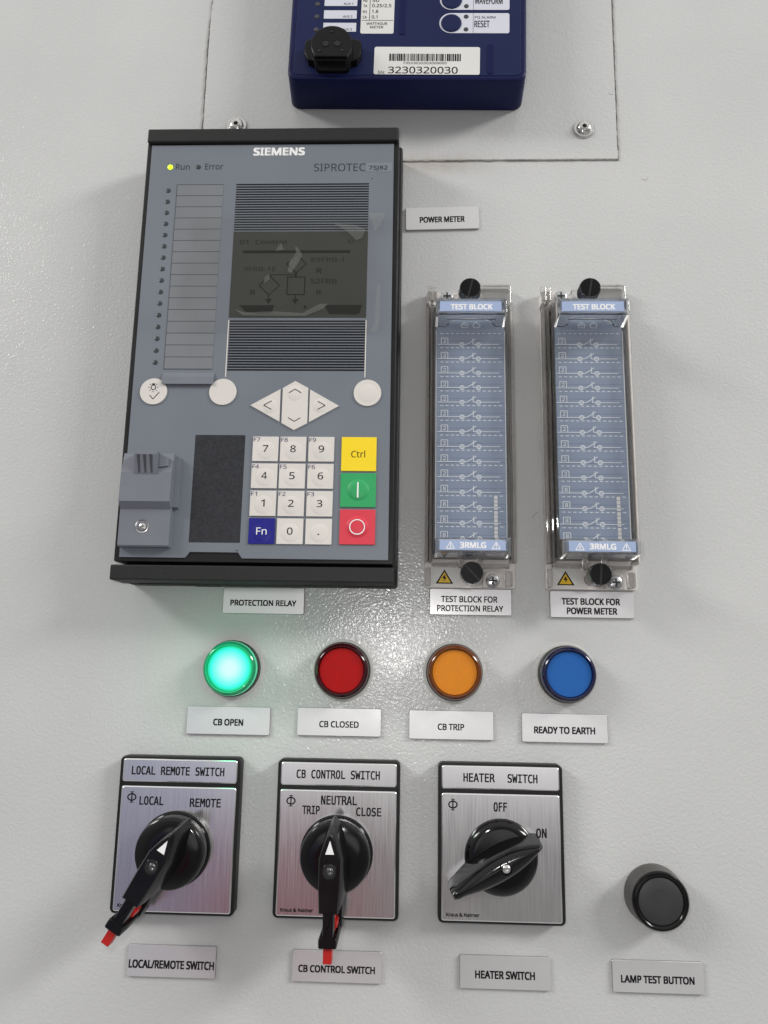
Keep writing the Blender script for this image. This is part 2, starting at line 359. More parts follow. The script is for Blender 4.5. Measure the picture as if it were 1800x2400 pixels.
    def spin(s, cx, cz, ang, start=0):
        c, q = math.cos(ang), math.sin(ang)   # clockwise seen from the front
        for i in range(start, len(s.v)):
            x, z, d = s.v[i]; x -= cx; z -= cz; s.v[i] = (cx + x * c + z * q, cz - x * q + z * c, d)
        return s
    def build(s, name, parent=None, root=None):
        ox, oz, od = s.o
        me = bpy.data.meshes.new(name)
        me.from_pydata([((x - ox) * MM, -(d - od) * MM, (z - oz) * MM) for x, z, d in s.v], [], [f for f, _, _ in s.f])
        names = []
        for _, m, _ in s.f:
            if m not in names: names.append(m)
        for m in names: me.materials.append(M[m])
        for p, (_, m, sm) in zip(me.polygons, s.f): p.material_index = names.index(m); p.use_smooth = sm
        me.update()
        try: me.set_sharp_from_angle(angle=math.radians(38))
        except Exception: pass
        for p, (_, m, sm) in zip(me.polygons, s.f): p.use_smooth = sm
        o = bpy.data.objects.new(name, me); COL.objects.link(o)
        if parent is not None:
            o.parent = parent; pl = parent.get('_base', (0, 0, 0))
            o.location = ((ox - pl[0]) * MM, -(od - pl[2]) * MM, (oz - pl[1]) * MM)
            o['_base'] = (ox, oz, od)
        else: o.location = (ox * MM, -od * MM, oz * MM); o['_base'] = (ox, oz, od)
        return o
def thing(name, label, cat, x, z, group=None):
    o = bpy.data.objects.new(name, None); COL.objects.link(o); o.empty_display_size = 0.02
    o.location = (x * MM, 0, z * MM); o['_base'] = (x, z, 0.0); o['label'] = label; o['category'] = cat
    if group: o['group'] = group
    return o
def tag(o, label, cat, group=None):
    o['label'] = label; o['category'] = cat
    if group: o['group'] = group
    return o

# ------------------------------------------------------------------ the painted cabinet face
b = MB(); b.box(-620, 620, -760, 820, -2, 0, 'panel_paint')
def squiggle(pts, w): b.path(pts, w, 0.06, 'mark_grey')
squiggle([(66.6, 82.8), (68.0, 84.6), (69.6, 85.8)], 0.28); squiggle([(66.4, 82.9), (67.2, 81.9)], 0.28)
squiggle([(136.2, 292.0), (138.6, 290.8), (140.0, 292.6)], 0.2)
for i in range(46):
    x, z = random.uniform(-215, 215), random.uniform(-205, 300); r = random.choice((0.12, 0.15, 0.2, 0.26)) * 0.8
    b.flat(circle(x, z, r, 7, r * random.uniform(0.5, 1.2)), 0.05, 'mark_grey')
wall = b.build('cabinet_wall'); wall['kind'] = 'structure'

# ------------------------------------------------------------------ blanking plate behind the meter
pl = thing('blanking_plate', 'thin grey metal plate with sealed edges, mounted behind the blue power meter', 'plate', -6, 305)
b = MB(); b.box(-133.9, 122.4, 305.2, 640, 0.02, 0.8, 'panel_paint', r=0.6, ch=0.2)
b.path([(118.2, 350.5), (119.4, 349.6), (121.0, 349.4)], 0.25, 0.86, 'mark_grey')
b.build('metal_sheet', pl)
b = MB()
def bead(pts, w0, h):
    n = len(pts)
    for k in range(n - 1):
        (x0, z0), (x1, z1) = pts[k], pts[k + 1]; L = math.hypot(x1 - x0, z1 - z0); m = max(2, int(L / 2.2)); ux, uz = (x1 - x0) / L, (z1 - z0) / L
        P = []
        for i in range(m + 1):
            t = i / m; w = w0 * random.uniform(0.55, 1.35); c = random.uniform(-0.22, 0.22); hh = h * random.uniform(0.8, 1.2)
            cx, cz = x0 + ux * L * t - uz * c, z0 + uz * L * t + ux * c
            P.append([(cx + uz * w / 2, cz - ux * w / 2, 0.01), (cx + uz * w / 4, cz - ux * w / 4, hh), (cx - uz * w / 4, cz + ux * w / 4, hh), (cx - uz * w / 2, cz + ux * w / 2, 0.01)])
        pts3 = [q for r in P for q in r]; fs = []
        for i in range(m):
            for j in range(3): fs.append((i * 4 + j, (i + 1) * 4 + j, (i + 1) * 4 + j + 1, i * 4 + j + 1))
        b.add(pts3, fs, 'sealant', True)
bead([(-133.0, 470), (-133.4, 422), (-134.3, 402), (-134.8, 380), (-134.5, 329), (-134.3, 304.9)], 0.8, 0.95)
bead([(-134.5, 304.9), (122.9, 304.9)], 1.0, 0.95)
bead([(122.7, 304.6), (123.0, 360), (123.5, 420), (123.9, 470)], 0.85, 0.95)
b.build('sealant_bead', pl)
for x, z in ((102.2, 325.4), (-112.6, 329.3)):
    b = MB(x, z); b.lathe(x, z, [(6.3, 0.7), (6.3, 1.5), (6.0, 1.9), (5.0, 2.1), (4.6, 2.0), (4.4, 2.3), (4.1, 3.2), (3.4, 3.9), (2.4, 4.2), (1.4, 4.25), (1.1, 3.2)], 'steel', 48, cap1=True, capm='dark_hole')
    b.build('plate_screw', pl)

# ------------------------------------------------------------------ blue power meter (hung about one degree askew)
mt = thing('power_meter', 'navy blue electronic power meter with barcode label, cut off by the top edge', 'meter', -7, 339)
K = 0.0180
D = 28.0
b = MB(); b.rings([(rrect(-79.0, 64.6, 339.6, 620, 6), 1.5), (rrect(-77.4, 63.8, 339.2, 620, 6), D - 1.6), (rrect(-77.0, 63.4, 339.6, 620, 5.6), D - 0.7), (rrect(-76.2, 62.6, 340.4, 620, 5.0), D - 0.3)], 'meter_blue')
b.build('housing', mt)
b = MB(); b.box(-73.9, 60.4, 342.0, 612, D - 0.8, D, 'meter_face', r=3.5, ch=0.25)
for x0, x1, z1 in ((40.5, 44.8, 362.3),):
    b.prism(rrect(x0, x1, 341.6 + 1.2, z1 + 0.9, 2.0), D, D + 0.35, 'meter_groove', ch=0.3)
b.prism(rrect(-11.8, -8.2, 369.4, 470, 1.2), D, D + 0.35, 'meter_groove', ch=0.3)
b.build('faceplate', mt)
def mz(x, z): return z + K * (x + 7)
for z in (391.4, 382.7, 373.7, 400.2, 409):
    b = MB(); b.lathe(-61.7, mz(-61.7, z), [(1.5, D), (1.4, D + 0.25), (0.8, D + 0.45)], 'meter_led', 20); b.build('indicator_led', mt)
for i, (z0, z1, t) in enumerate(((390.0, 395.9, 'AUX 1'), (381.1, 386.9, 'AUX 2'), (372.1, 378.2, 'AUX 3'), (398.9, 404.8, 'VAR'))):
    b = MB(); dz = K * 40 * -1
    z0 += dz; z1 += dz
    b.box(-57.5, -37.7, z0, z1, D, D + 0.12, 'sticker_cool', r=0.3)
    b.text(t, -45.9, -40.3, z0 + 0.75, z0 + 2.25, D + 0.2, 'print_dark', 0.005); b.build('channel_label', mt)
b = MB(); b.box(-35.1, -15.2, 370.1, 440, D, D + 0.12, 'sticker_white', r=1.1)
b.rect(-34.6, -15.6, 379.05, 379.35, D + 0.18, 'print_black'); b.rect(-30.1, -29.8, 379.35, 436, D + 0.18, 'print_black')
b.text('WATTHOUR', -31.6, -19.1, 376.1, 377.8, D + 0.18, 'print_black', 0.012); b.text('METER', -29.3, -21.4, 373.7, 375.3, D + 0.18, 'print_black', 0.012)
for k, v, z, xr in (('CA', '0.1', 380.5, -25.2), ('Kt', '1.8', 384.3, -24.9), ('TA', '0.25/2.5', 388.4, -17.1), ('Hz', '50', 392.1, -24.6)):
    b.text(k, -34.0, -31.6, z, z + 1.8, D + 0.18, 'print_black', 0.012); b.text(v, -28.6, xr, z, z + 2.2, D + 0.18, 'print_black', 0.012)
b.build('rating_label', mt)
b = MB(); b.box(-26.1, 36.4, 342.35, 361.0, D, D + 0.14, 'sticker_white', r=1.2)
x = -17.1; rr = random.Random(5)
while x < 25.0:
    w = rr.choice((0.32, 0.32, 0.5, 0.75, 0.95)); b.rect(x, min(x + w, 25.4), 351.4, 356.3, D + 0.2, 'print_black'); x += w + rr.choice((0.25, 0.3, 0.45, 0.7))
b.text('73523032003000000', -8.9, 16.9, 349.3, 350.8, D + 0.2, 'print_black', 0.006)
b.text('3230320030', -17.5, 23.4, 343.05, 347.5, D + 0.2, 'print_black', 0.012); b.text('SN:', -23.6, -19.2, 342.6, 344.6, D + 0.2, 'print_black', 0.006)
b.build('serial_label', mt)
for zc, l1, l2 in ((377.5, 'PQ ALARM', 'RESET'), (393.6, 'MAX', 'WAVEFORM')):
    b = MB(); R = 6.9
    pill = [(53.6 - 0.8, zc - R)] + [(53.6, zc - R + 0.8), (53.6, zc + R - 0.8), (53.6 - 0.8, zc + R)] + [(18.9 + R * math.cos(math.radians(a)), zc + R * math.sin(math.radians(a))) for a in range(90, 271, 10)]
    b.prism(pill, D, D + 0.14, 'sticker_cool'); b.rect(32.0, 32.25, zc - R + 0.2, zc + R - 0.2, D + 0.2, 'sticker_grey')
    b.text(l1, 33.0, 45.3, zc + 3.2, zc + 4.8, D + 0.2, 'print_dark', 0.008); b.text(l2, 32.9, 41.8 if len(l2) < 6 else 49.4, zc - 2.8, zc + 1.6, D + 0.2, 'print_dark', 0.02)
    ff = b.build('button_surround', mt)
    b = MB(); b.lathe(19.1, zc - 0.2, [(6.15, D + 0.1), (6.0, D + 0.55), (5.2, D + 0.8)], 'meter_face', 40); b.build('push_key', ff)
    for dz in (4.4, -4.4):
        b = MB(); b.lathe(27.9, zc + dz, [(1.45, D + 0.1), (1.35, D + 0.35), (0.7, D + 0.5)], 'meter_led', 20); b.build('indicator_led', ff)
# optical port
px, pz = -50.3, 352.3
b = MB()
cut = lambda r: [(px + r * math.cos(math.radians(a)), pz + r * math.sin(math.radians(a))) for a in range(-40, 221, 6)]
arc = cut(12.0)
blk = [(px - 9.4, pz - 9.2), (px - 7.6, pz - 10.4), (px + 7.6, pz - 10.4), (px + 9.4, pz - 9.2)]
b.prism([(px + 9.5, pz - 8.6)] + arc[1:-1] + [(px - 9.5, pz - 8.6)], D, D + 12.4, 'gloss_black', ch=0.5)
b.prism(rrect(px - 9.4, px + 9.4, pz - 9.6, pz - 2, 1.6), D, D + 10.5, 'gloss_black', ch=0.5)
b.prism([(px - 16.8, pz + 7.2), (px - 16.8, pz), (px - 14.4, pz - 4.6), (px - 10.5, pz - 6), (px + 10.5, pz - 6), (px + 14.4, pz - 4.6), (px + 16.8, pz), (px + 16.8, pz + 7.2), (px + 14, pz + 9.5), (px - 14, pz + 9.5)], D, D + 5.5, 'gloss_black', ch=0.6)
b.prism([(px - 9.6, pz - 8.4), (px + 9.6, pz - 8.4), (px + 12, pz - 4), (px - 12, pz - 4)], D, D + 6.0, 'gloss_black', ch=0.4)
port = b.build('optical_port', mt)
for dx, dz, r in ((-3.3, 0.2, 2.5), (3.4, 0.3, 2.5), (-0.2, 8.2, 1.2), (-6.8, -4.4, 1.4), (6.4, -4.2, 1.4)):
    b = MB(); b.lathe(px + dx, pz + dz, [(r, D + 12.3), (r, D + 12.65), (r * 0.78, D + 12.62), (r * 0.72, D + 12.45)], 'gloss_black', 24, capm='dark_hole'); b.build('port_recess', port)
mt.rotation_euler = (0, math.atan(K), 0)

# ------------------------------------------------------------------ protection relay
rl = thing('protection_relay', 'tall blue-grey protection relay with number keypad, dark screen and black frame', 'relay', -84, 45)
b = MB(); b.box(-156.0, -8.4, 41.6, 304, 0.02, 15, 'relay_housing', r=1.5, ch=0.8)
b.rect(-120, -106, 41.2, 41.6, 3, 'relay_housing'); b.build('housing', rl)
b = MB(); b.box(-157.8, -10.2, 51.6, 299, 13, 27.2, 'relay_black', r=1.0, ch=0.5)
b.build('front_frame', rl)
b = MB(); b.box(-157.4, -10.5, 297.6, 306.2, 12, 30, 'relay_bar', r=0.9, ch=0.8); b.build('cover_bar', rl)
b = MB(); b.box(-158.0, -9.6, 41.6, 49.6, 11, 31, 'relay_bar', r=0.9, ch=0.8)
b.box(-149.5, -118, 41.4, 43.5, 6, 11, 'relay_housing'); b.build('cover_bar', rl)
FD = 28.0
face = [(-154.7, 53.9), (-119.6, 53.9), (-117.3, 57.0), (-91.7, 57.0), (-89.5, 53.9), (-12.9, 53.9), (-13.3, 296.6), (-154.9, 296.6)]
b = MB(); b.prism(face, 26.5, FD, 'relay_grey')
d = FD + 0.06
b.text('SIEMENS', -94.7, -65.2, 289.9, 294.4, d, 'print_white', 0.07); b.text('SIPROTEC', -59.2, -29.5, 279.2, 284.1, d, 'print_dark', 0.0)
b.text('Run', -139.9, -131.8, 280.8, 284.5, d, 'print_dark', 0.004); b.text('Error', -122.7, -112.2, 280.8, 284.5, d, 'print_dark', 0.004)
for z1, n, k in ((271.4, 19, 0.56), (187.2, 19, 0.62)):
    p = (271.4 - 241.9) / (n - 0.4)
    for i in range(n): b.rect(-103.8 if z1 > 200 else -103.0, -27.2, z1 - i * p - p * k, z1 - i * p, d, 'stripe_black')
b.rect(-104.0, -103.4, 154.0, 187.4, d + 0.05, 'key_white'); b.rect(-27.4, -26.8, 154.0, 187.4, d + 0.05, 'key_white')
b.rect(-118.2, -91.0, 62.1, 120.9, d, 'dark_window')
b.flat(circle(-25.5, 274.2, 0.35, 8), d, 'print_dark'); b.flat([(-93.2, 57.9), (-91.9, 57.6), (-92.0, 58.5)], d, 'print_dark')
b.build('front_panel', rl)
b = MB(); b.box(-29.2, -14.0, 278.7, 284.5, FD, FD + 0.1, 'sticker_grey'); b.text('7SJ82', -27.5, -16.7, 280.0, 282.5, FD + 0.16, 'print_dark', 0.02); b.build('type_sticker', rl)
b = MB(); b.lathe(-143.2, 282.4, [(1.6, FD), (1.5, FD + 0.3), (0.8, FD + 0.5)], 'led_run', 24); o = b.build('indicator_led', rl); o['label'] = 'lit yellow-green run lamp'
b = MB(); b.lathe(-126.7, 282.4, [(1.45, FD), (1.4, FD + 0.2), (0.8, FD + 0.35)], 'led_off', 24); b.build('indicator_led', rl)
for i in range(16):
    z = 267.3 - 7.0 * i; b = MB(); b.lathe(-143.3, z, [(1.4, FD), (1.35, FD + 0.2), (0.8, FD + 0.35)], 'led_off', 24); b.build('indicator_led', rl)
b = MB(); b.box(-138.3, -111.3, 158.3, 271.0, FD, FD + 0.15, 'strip_grey')
for i in range(17): b.rect(-138.3, -111.3, 271.0 - 7.03 * i - 0.17, 271.0 - 7.03 * i + 0.17, FD + 0.2, 'strip_line')
b.rect(-138.4, -138.15, 158.3, 271, FD + 0.2, 'strip_line')
b.build('label_strip', rl)
b = MB(); b.xprism([(149.3, FD + 1.3), (149.3, FD + 1.9), (153.5, FD + 1.5), (156.4, FD + 0.2), (156.0, FD + 0.05)], -138.4, -109.8, 'relay_clip'); b.build('pull_tab', rl)
b = MB(); b.box(-103.8, -27.2, 188.8, 241.3, FD - 0.5, FD + 0.12, 'lcd_glass', r=0.4)
e = FD + 0.17
b.text('01  Control', -99.8, -73.4, 233.4, 236.2, e, 'lcd_ink', 0.01); b.text('1/', -38.4, -35.2, 233.3, 235.9, e, 'lcd_ink', 0.01)
b.rect(-97.9, -37.0, 227.8, 229.5, e, 'lcd_ink')
def diamond(cx, cz, w): b.path([(cx - w, cz), (cx, cz + w), (cx + w, cz), (cx, cz - w), (cx - w, cz)], 0.6, e, 'lcd_ink')
diamond(-67.1, 221.2, 5.6); diamond(-81.9, 208.1, 5.8)
b.path([(-71.8, 213.2), (-62.0, 213.2), (-62.0, 202.6), (-71.8, 202.6), (-71.8, 213.6)], 0.65, e, 'lcd_ink')
b.path([(-82.0, 214.6), (-67.2, 214.6)], 0.5, e + .03, 'lcd_ink'); b.path([(-67.2, 215.6), (-67.2, 213.2)], 1.2, e + .05, 'lcd_ink')
for x in (-82.0, -67.0):
    b.path([(x, 202.6), (x, 199.5)], 0.6, e, 'lcd_ink'); b.flat([(x, 196.9), (x + 2, 200), (x - 2, 200)], e + .02, 'lcd_ink')
b.text('89FRB-1', -59.2, -40.4, 222.4, 225.2, e, 'lcd_ink_faint'); b.text('9FRB-1E', -96.9, -78.6, 216.8, 219.5, e, 'lcd_ink_faint'); b.text('52FRB', -58.8, -44.1, 209.2, 212.2, e, 'lcd_ink_faint', 0.01)
for x0, x1, z0 in ((-55.5, -52.8, 215.5), (-55.2, -52.5, 202.4), (-92.3, -89.7, 202.4)): b.text('R', x0, x1, z0, z0 + 3, e, 'lcd_ink', 0.02)
b.flat([(-98.4, 196.2), (-94.6, 192.4), (-88, 190.9), (-80.1, 191.4), (-78.4, 196.2)][::1], e, 'lcd_ink'); b.flat([(-29.6, 196.4), (-50.7, 196.4), (-47.7, 190.9), (-33, 190.7), (-30.7, 191.6)], e, 'lcd_ink')
b.text('Info', -92.5, -87.5, 192.2, 194.8, e + .05, 'lcd_ink_faint'); b.text('Menu', -41.8, -31.4, 191.9, 194.8, e + .05, 'lcd_ink_faint', 0.01)
b.flat([(-62, 193.9), (-60, 195.1), (-62, 196.3)][::1], e, 'lcd_ink')
lcd = b.build('display_screen', rl)
# keys
def key(poly, m, cx, cz, r, draw=None, h=0.35):
    b = MB(); b.prism(poly, FD, FD + 0.75, m, ch=0.12, seg=1)
    top = FD + 0.75
    if r: b.lathe(cx, cz, [(r, top + 0.01), (r * 0.86, top + h * 0.45), (r * 0.62, top + h * 0.8), (r * 0.3, top + h), (0.01, top + h)], m, 36)
    if draw: draw(b, top + h + 0.05)
    return b.build('key', rl)
cols = ((-86.6, -72.75), (-71.7, -57.8), (-56.5, -42.7)); rows = ((106.35, 120.0), (91.5, 105.1), (76.5, 90.2), (61.6, 75.3))
leg = [['7', '8', '9'], ['4', '5', '6'], ['1', '2', '3'], ['Fn', '0', '.']]; fn = [['F7', 'F8', 'F9'], ['F4', 'F5', 'F6'], ['F1', 'F2', 'F3']]
for r in range(4):
    for c in range(3):
        (x0, x1), (z0, z1) = cols[c], rows[r]; t = leg[r][c]; cx, cz = (x0 + x1) / 2, (z0 + z1) / 2
        def draw(b, d, t=t, r=r, c=c, x0=x0, z0=z0, z1=z1, cx=cx):
            if t == '.': b.flat(circle(x0 + 6.9, z0 + 5.3, 0.42, 12), d, 'print_black')
            elif t == 'Fn': b.text(t, x0 + 4.2, x0 + 9.7, z0 + 4.9, z0 + 8.6, d, 'print_white', 0.004)
            else:
                w = 1.9 if t == '1' else 2.9
                b.text(t, x0 + 7.0 - w / 2, x0 + 7.0 + w / 2, z0 + 5.0, z0 + 8.75, d, 'print_black', 0.006)
            if r < 3: b.text(fn[r][c], x0 + 0.4, x0 + 3.9 - (0.3 if fn[r][c] == 'F1' else 0), z1 - 2.8, z1 - 0.6, FD + 0.8, 'print_navy', 0.006)
        key(rrect(x0, x1, z0, z1, 0.25, 2), 'key_blue' if t == 'Fn' else 'key_white', x0 + 7.3, z0 + 6.0, 5.0, draw)
key(rrect(-38.7, -20.0, 101.3, 120.0, 0.25, 2), 'key_yellow', -29.4, 110.6, 0, lambda b, d: b.text('Ctrl', -33.4, -26.0, 108.8, 112.6, FD + 0.82, 'print_black', 0.0))
key(rrect(-38.7, -19.9, 81.7, 100.1, 0.25, 2), 'key_green', -29.3, 91.0, 5.8, lambda b, d: b.rect(-29.8, -29.0, 86.7, 95.0, d, 'print_white'), 0.9)
key(rrect(-38.6, -19.9, 61.8, 80.4, 0.25, 2), 'key_red', -29.3, 71.2, 5.8, lambda b, d: b.ringflat(-29.3, 71.0, 3.6, 4.15, d, 'print_white'), 0.9)
def stroke(*pts): return lambda b, d: b.path(list(pts), 0.42, d, 'print_black')
key([(-89.1, 137.6), (-72.85, 128.4), (-72.95, 146.9)], 'key_white', -78.2, 137.2, 4.0, stroke((-77.4, 140.1), (-81.7, 137.6), (-77.4, 135.2)))
key([(-71.7, 127.7), (-64.8, 123.7), (-57.7, 127.6), (-57.8, 147.6), (-65.0, 151.6), (-71.7, 147.5)], 'key_white', -64.8, 144.6, 4.3, lambda b, d: (stroke((-68.2, 144.7), (-64.9, 146.8), (-61.5, 144.7))(b, d), stroke((-68.1, 130.7), (-64.8, 128.6), (-61.5, 130.6))(b, FD + 0.82)))
key([(-56.8, 128.2), (-40.7, 137.5), (-56.8, 146.8)], 'key_white', -51.2, 137.5, 4.0, stroke((-52.3, 139.9), (-48.2, 137.6), (-52.3, 135.3)))
def lamp_sign(b, d):
    d = FD + 0.82
    b.ringflat(-143.0, 147.6, 1.05, 1.5, d, 'print_black')
    for a in range(0, 360, 45):
        if a != 90: b.line(-143.0 + 2.0 * math.cos(math.radians(a)), 147.6 + 2.0 * math.sin(math.radians(a)), -143.0 + 2.8 * math.cos(math.radians(a)), 147.6 + 2.8 * math.sin(math.radians(a)), 0.35, d, 'print_black')
    b.rect(-143.8, -142.2, 149.1, 149.9, d, 'print_black'); b.path([(-144.8, 143.1), (-142.8, 140.9), (-139.5, 144.9)], 0.42, d, 'print_black')
key(circle(-142.9, 145.3, 7.5, 48), 'key_white', -144.5, 144.3, 0, lamp_sign)
key(circle(-104.6, 145.2, 7.5, 48), 'key_white', 0, 0, 0); key(circle(-25.5, 145.0, 7.5, 48), 'key_white', -25.2, 144.6, 5.2)
# service clip at the lower left
b = MB()
b.xprism([(108.9, FD), (108.9, 33.2), (98, 36.0), (82.3, 36.6), (78.7, 33.0), (59.6, 33.0), (58.9, 32.4), (58.9, FD)], -154.3, -127.3, 'relay_clip')
b.xprism([(107.6, FD), (106.6, 31.2), (80.2, 31.2), (79.8, FD)], -127.4, -124.6, 'relay_clip')
b.xprism([(108.9, 33), (108.8, 40.0), (106.8, 40.0), (97.0, 36.2), (97.0, 33)], -146.8, -134.6, 'relay_clip')
b.prism([(-134.6, 100.5), (-129.5, 101.5), (-129.5, 106), (-134.6, 108.4)], 33, 36.4, 'relay_clip', ch=0.5)
for x in (-145.2, -141.9, -138.6):
    b.flat([(x + 0.35, 97.5), (x + 1.45, 97.5), (x + 1.7, 106.6), (x - 0.1, 106.6)], 40.05, 'dark_hole') if False else b.add([(x + 0.4, 97.6, 36.55), (x + 1.3, 97.6, 36.55), (x + 1.75, 106.7, 40.06), (x - 0.05, 106.7, 40.06)], [(0, 1, 2, 3)], 'strip_line')
clip = b.build('service_clip', rl)
b = MB(-142.0, 69.6); b.lathe(-142.0, 69.6, [(3.7, 33.02), (3.6, 33.25), (3.0, 33.1), (2.9, 32.9)], 'steel', 32, capm='dark_hole')
b.lathe(-141.5, 69.2, [(2.1, 33.0), (1.9, 33.6), (1.0, 34.0), (0.6, 33.4)], 'steel', 24); b.build('clip_screw', clip)
# peeling protective film
b = MB()
nx, nz = 26, 18
def film_d(x, z): return FD + 1.5 + 0.35 * math.sin(x * 0.21 + z * 0.13) + 0.3 * math.sin(z * 0.33 - x * 0.07) + (1.2 * max(0, (x + 34) / 17) ** 2)
pts = []
for j in range(nz + 1):
    for i in range(nx + 1):
        t, s_ = i / nx, j / nz; xl, xr = -126.5 - 9.0 * s_, -17.2 - 0.6 * s_
        x = xl + (xr - xl) * t; z = 251.4 - s_ * (70.0 + 1.5 * math.sin(t * 9)); pts.append((x, z, film_d(x, z)))
fs = []
for j in range(nz):
    for i in range(nx):
        a = j * (nx + 1) + i; fs.append((a, a + nx + 1, a + nx + 2, a + 1))
b.add(pts, fs, 'peel_film', True)
for p in ([(-47, 245), (-40, 241), (-33.5, 235.2), (-30.4, 236.4), (-28.4, 241.2), (-35, 244)], [(-26.5, 251), (-17.4, 250.8), (-20, 243), (-23.2, 240.2)], [(-67.8, 231.4), (-64.4, 227.2), (-63.9, 224.8), (-66.8, 219.0), (-69.5, 214.6), (-71.5, 215.8), (-70.5, 222.0), (-67.4, 226.6)], [(-79, 228.4), (-75.9, 233.0), (-74.5, 229.0)], [(-84.8, 208.5), (-84.2, 212.5), (-82, 213.8), (-81.6, 211.4)],
          [(-21.4, 207), (-19.6, 207), (-19.6, 183.5), (-22.3, 179.3), (-24.8, 180.3), (-22.2, 184)], [(-100.5, 193.0), (-95.5, 189.4), (-61, 189.2), (-50.8, 193.4), (-48.5, 196.3), (-52.8, 196.0), (-62.5, 191.0), (-78, 191.5), (-95, 191.2)]):
    a = sum(p[i - 1][0] * p[i][1] - p[i][0] * p[i - 1][1] for i in range(len(p)))
    if a < 0: p = p[::-1]
    b.add([(x, z, film_d(x, z) + 0.25 + 0.35 * (k % 2)) for k, (x, z) in enumerate(p)], [tuple(range(len(p)))], 'film_crease', True)
b.build('protective_film', rl)

# ------------------------------------------------------------------ test blocks
DX = 65.9
def knob_mesh(x, z, d0, d1):
    b = MB(x, z, 0); n = 96
    def kn(r, d): return ([(x + (r + (0.16 if i % 2 else -0.10)) * math.cos(2 * math.pi * i / n), z + (r + (0.16 if i % 2 else -0.10)) * math.sin(2 * math.pi * i / n)) for i in range(n)], d)
    b.rings([(circle(x, z, 3.2, n), 3.0), (circle(x, z, 3.2, n), d0), kn(5.8, d0), kn(5.8, d1 - 0.5), (circle(x, z, 5.45, n), d1)], 'knurl', cap0=False, cap1=True, capm='gloss_black')
    b.box(x - 0.45, x + 0.45, z - 5.4, z + 5.4, d1 + 0.01, d1 + 0.05, 'dark_hole')
    b.box(x + 0.45, x + 0.60, z - 5.3, z + 5.3, d1 + 0.01, d1 + 0.06, 'frame_black')
    return b
def cross_screw(x, z, d, r=3.7):
    b = MB(x, z, 0)
    b.lathe(x, z, [(r, d - 2.5), (r, d - 1.2), (r * 0.9, d - 0.5), (r * 0.62, d - 0.1), (0.01, d)], 'zinc', 36)
    for k, w in enumerate((0.9, 0.9)):
        b.box(*((x - r * 0.6, x + r * 0.6, z - w / 2, z + w / 2) if k else (x - w / 2, x + w / 2, z - r * 0.6, z + r * 0.6)), d + 0.01, d + 0.03 + 0.02 * k, 'dark_hole')
    return b
tb = thing('test_block', 'clear plastic test block above the protection relay label, left one of the pair', 'test block', 31.2, 42.3, 'plug-in test blocks side by side')
b = MB(); b.box(6.5, 56.0, 42.3, 205, 0.02, 3.0, 'tb_floor', r=1.2, ch=0.4)
b.prism([(38.2, 42.6), (48.8, 42.6), (48.8, 47)] + [(43.5 + 5.3 * math.cos(math.radians(a)), 47 + 5.3 * math.sin(math.radians(a))) for a in range(10, 171, 20)] + [(38.2, 47)], 3.0, 5.2, 'tb_floor', ch=0.5)
b.box(6.5, 26, 205, 216, 0.02, 3.0, 'tb_floor', r=1.0, ch=0.4)
b.build('base', tb)
b = MB(); b.box(11.8, 50.6, 58, 205, 3.02, 13.6, 'tb_body'); b.box(8.3, 8.6, 57, 205, 3.02, 6.0, 'dark_hole'); b.build('contact_body', tb)  # thin black strip stands in for shade in the gap between left rails
b = MB()
for x0, x1 in ((6.4, 8.2), (8.7, 10.0), (52.4, 53.6), (54.2, 56.0)): b.box(x0, x1, 56, 206, 3.03, 11.5 if x0 < 8 or x0 > 54 else 15.5, 'clear_plastic', ch=0.5)
b.box(38, 55.6, 206.5, 219.5, 0.5, 7.5, 'clear_plastic', r=1.6, ch=0.6); b.box(24.5, 28.5, 206.5, 216, 3.03, 8, 'clear_plastic', r=0.6, ch=0.4)
b.box(7.0, 9.6, 208, 217.6, 3.03, 9.5, 'clear_plastic', r=0.8, ch=0.5); b.box(10.2, 12.4, 208, 217.2, 3.03, 9.0, 'clear_plastic', r=0.8, ch=0.5)
b.box(10.2, 26, 53.7, 55.6, 3.03, 9.5, 'clear_plastic', ch=0.5); b.box(36, 52, 52.8, 54.8, 3.03, 9.5, 'clear_plastic', ch=0.5)
b.box(50.2, 54.0, 43, 51.5, 3.03, 8.0, 'clear_plastic', r=0.8, ch=0.4); b.box(6.9, 9.6, 43, 53, 3.03, 8.0, 'clear_plastic', r=0.8, ch=0.4)
b.build('clear_tray', tb)
b = MB()
for x0, x1 in ((10.4, 11.6), (50.7, 51.9)): b.box(x0, x1, 58, 199, 4, 20.4, 'clear_plastic', ch=0.5)
b.box(11.65, 50.65, 62, 198, 19.4, 20.4, 'clear_sheet'); b.box(11.68, 12.2, 66, 187, 13.7, 15.2, 'edge_glint_white', ch=0.15); b.box(50.25, 50.65, 66, 187, 13.7, 15.2, 'edge_glint_white', ch=0.15)  # white strips added as painted bright streaks inside both cover walls
b.box(11.4, 49.7, 188.5, 197.5, 32.7, 34.0, 'clear_plastic', r=0.9, ch=0.3)
b.box(12.65, 48.45, 196.1, 197.4, 20.45, 32.65, 'clear_plastic', ch=0.2)
for xa, xb in ((11.3, 12.6), (48.5, 49.8)): b.xprism([(186.8, 20.45), (188.6, 32.65), (197.4, 32.65), (199.0, 20.45)], xa, xb, 'clear_plastic')
b.xprism([(186.9, 20.45), (188.6, 32.65), (189.4, 32.65), (187.7, 20.45)], 12.65, 17.5, 'clear_plastic'); b.xprism([(186.9, 20.45), (188.6, 32.65), (189.4, 32.65), (187.7, 20.45)], 44.2, 48.45, 'clear_plastic')
b.xprism([(188.0, 27.5), (188.6, 32.65), (189.4, 32.65), (188.8, 27.5)], 17.55, 44.15, 'clear_plastic')
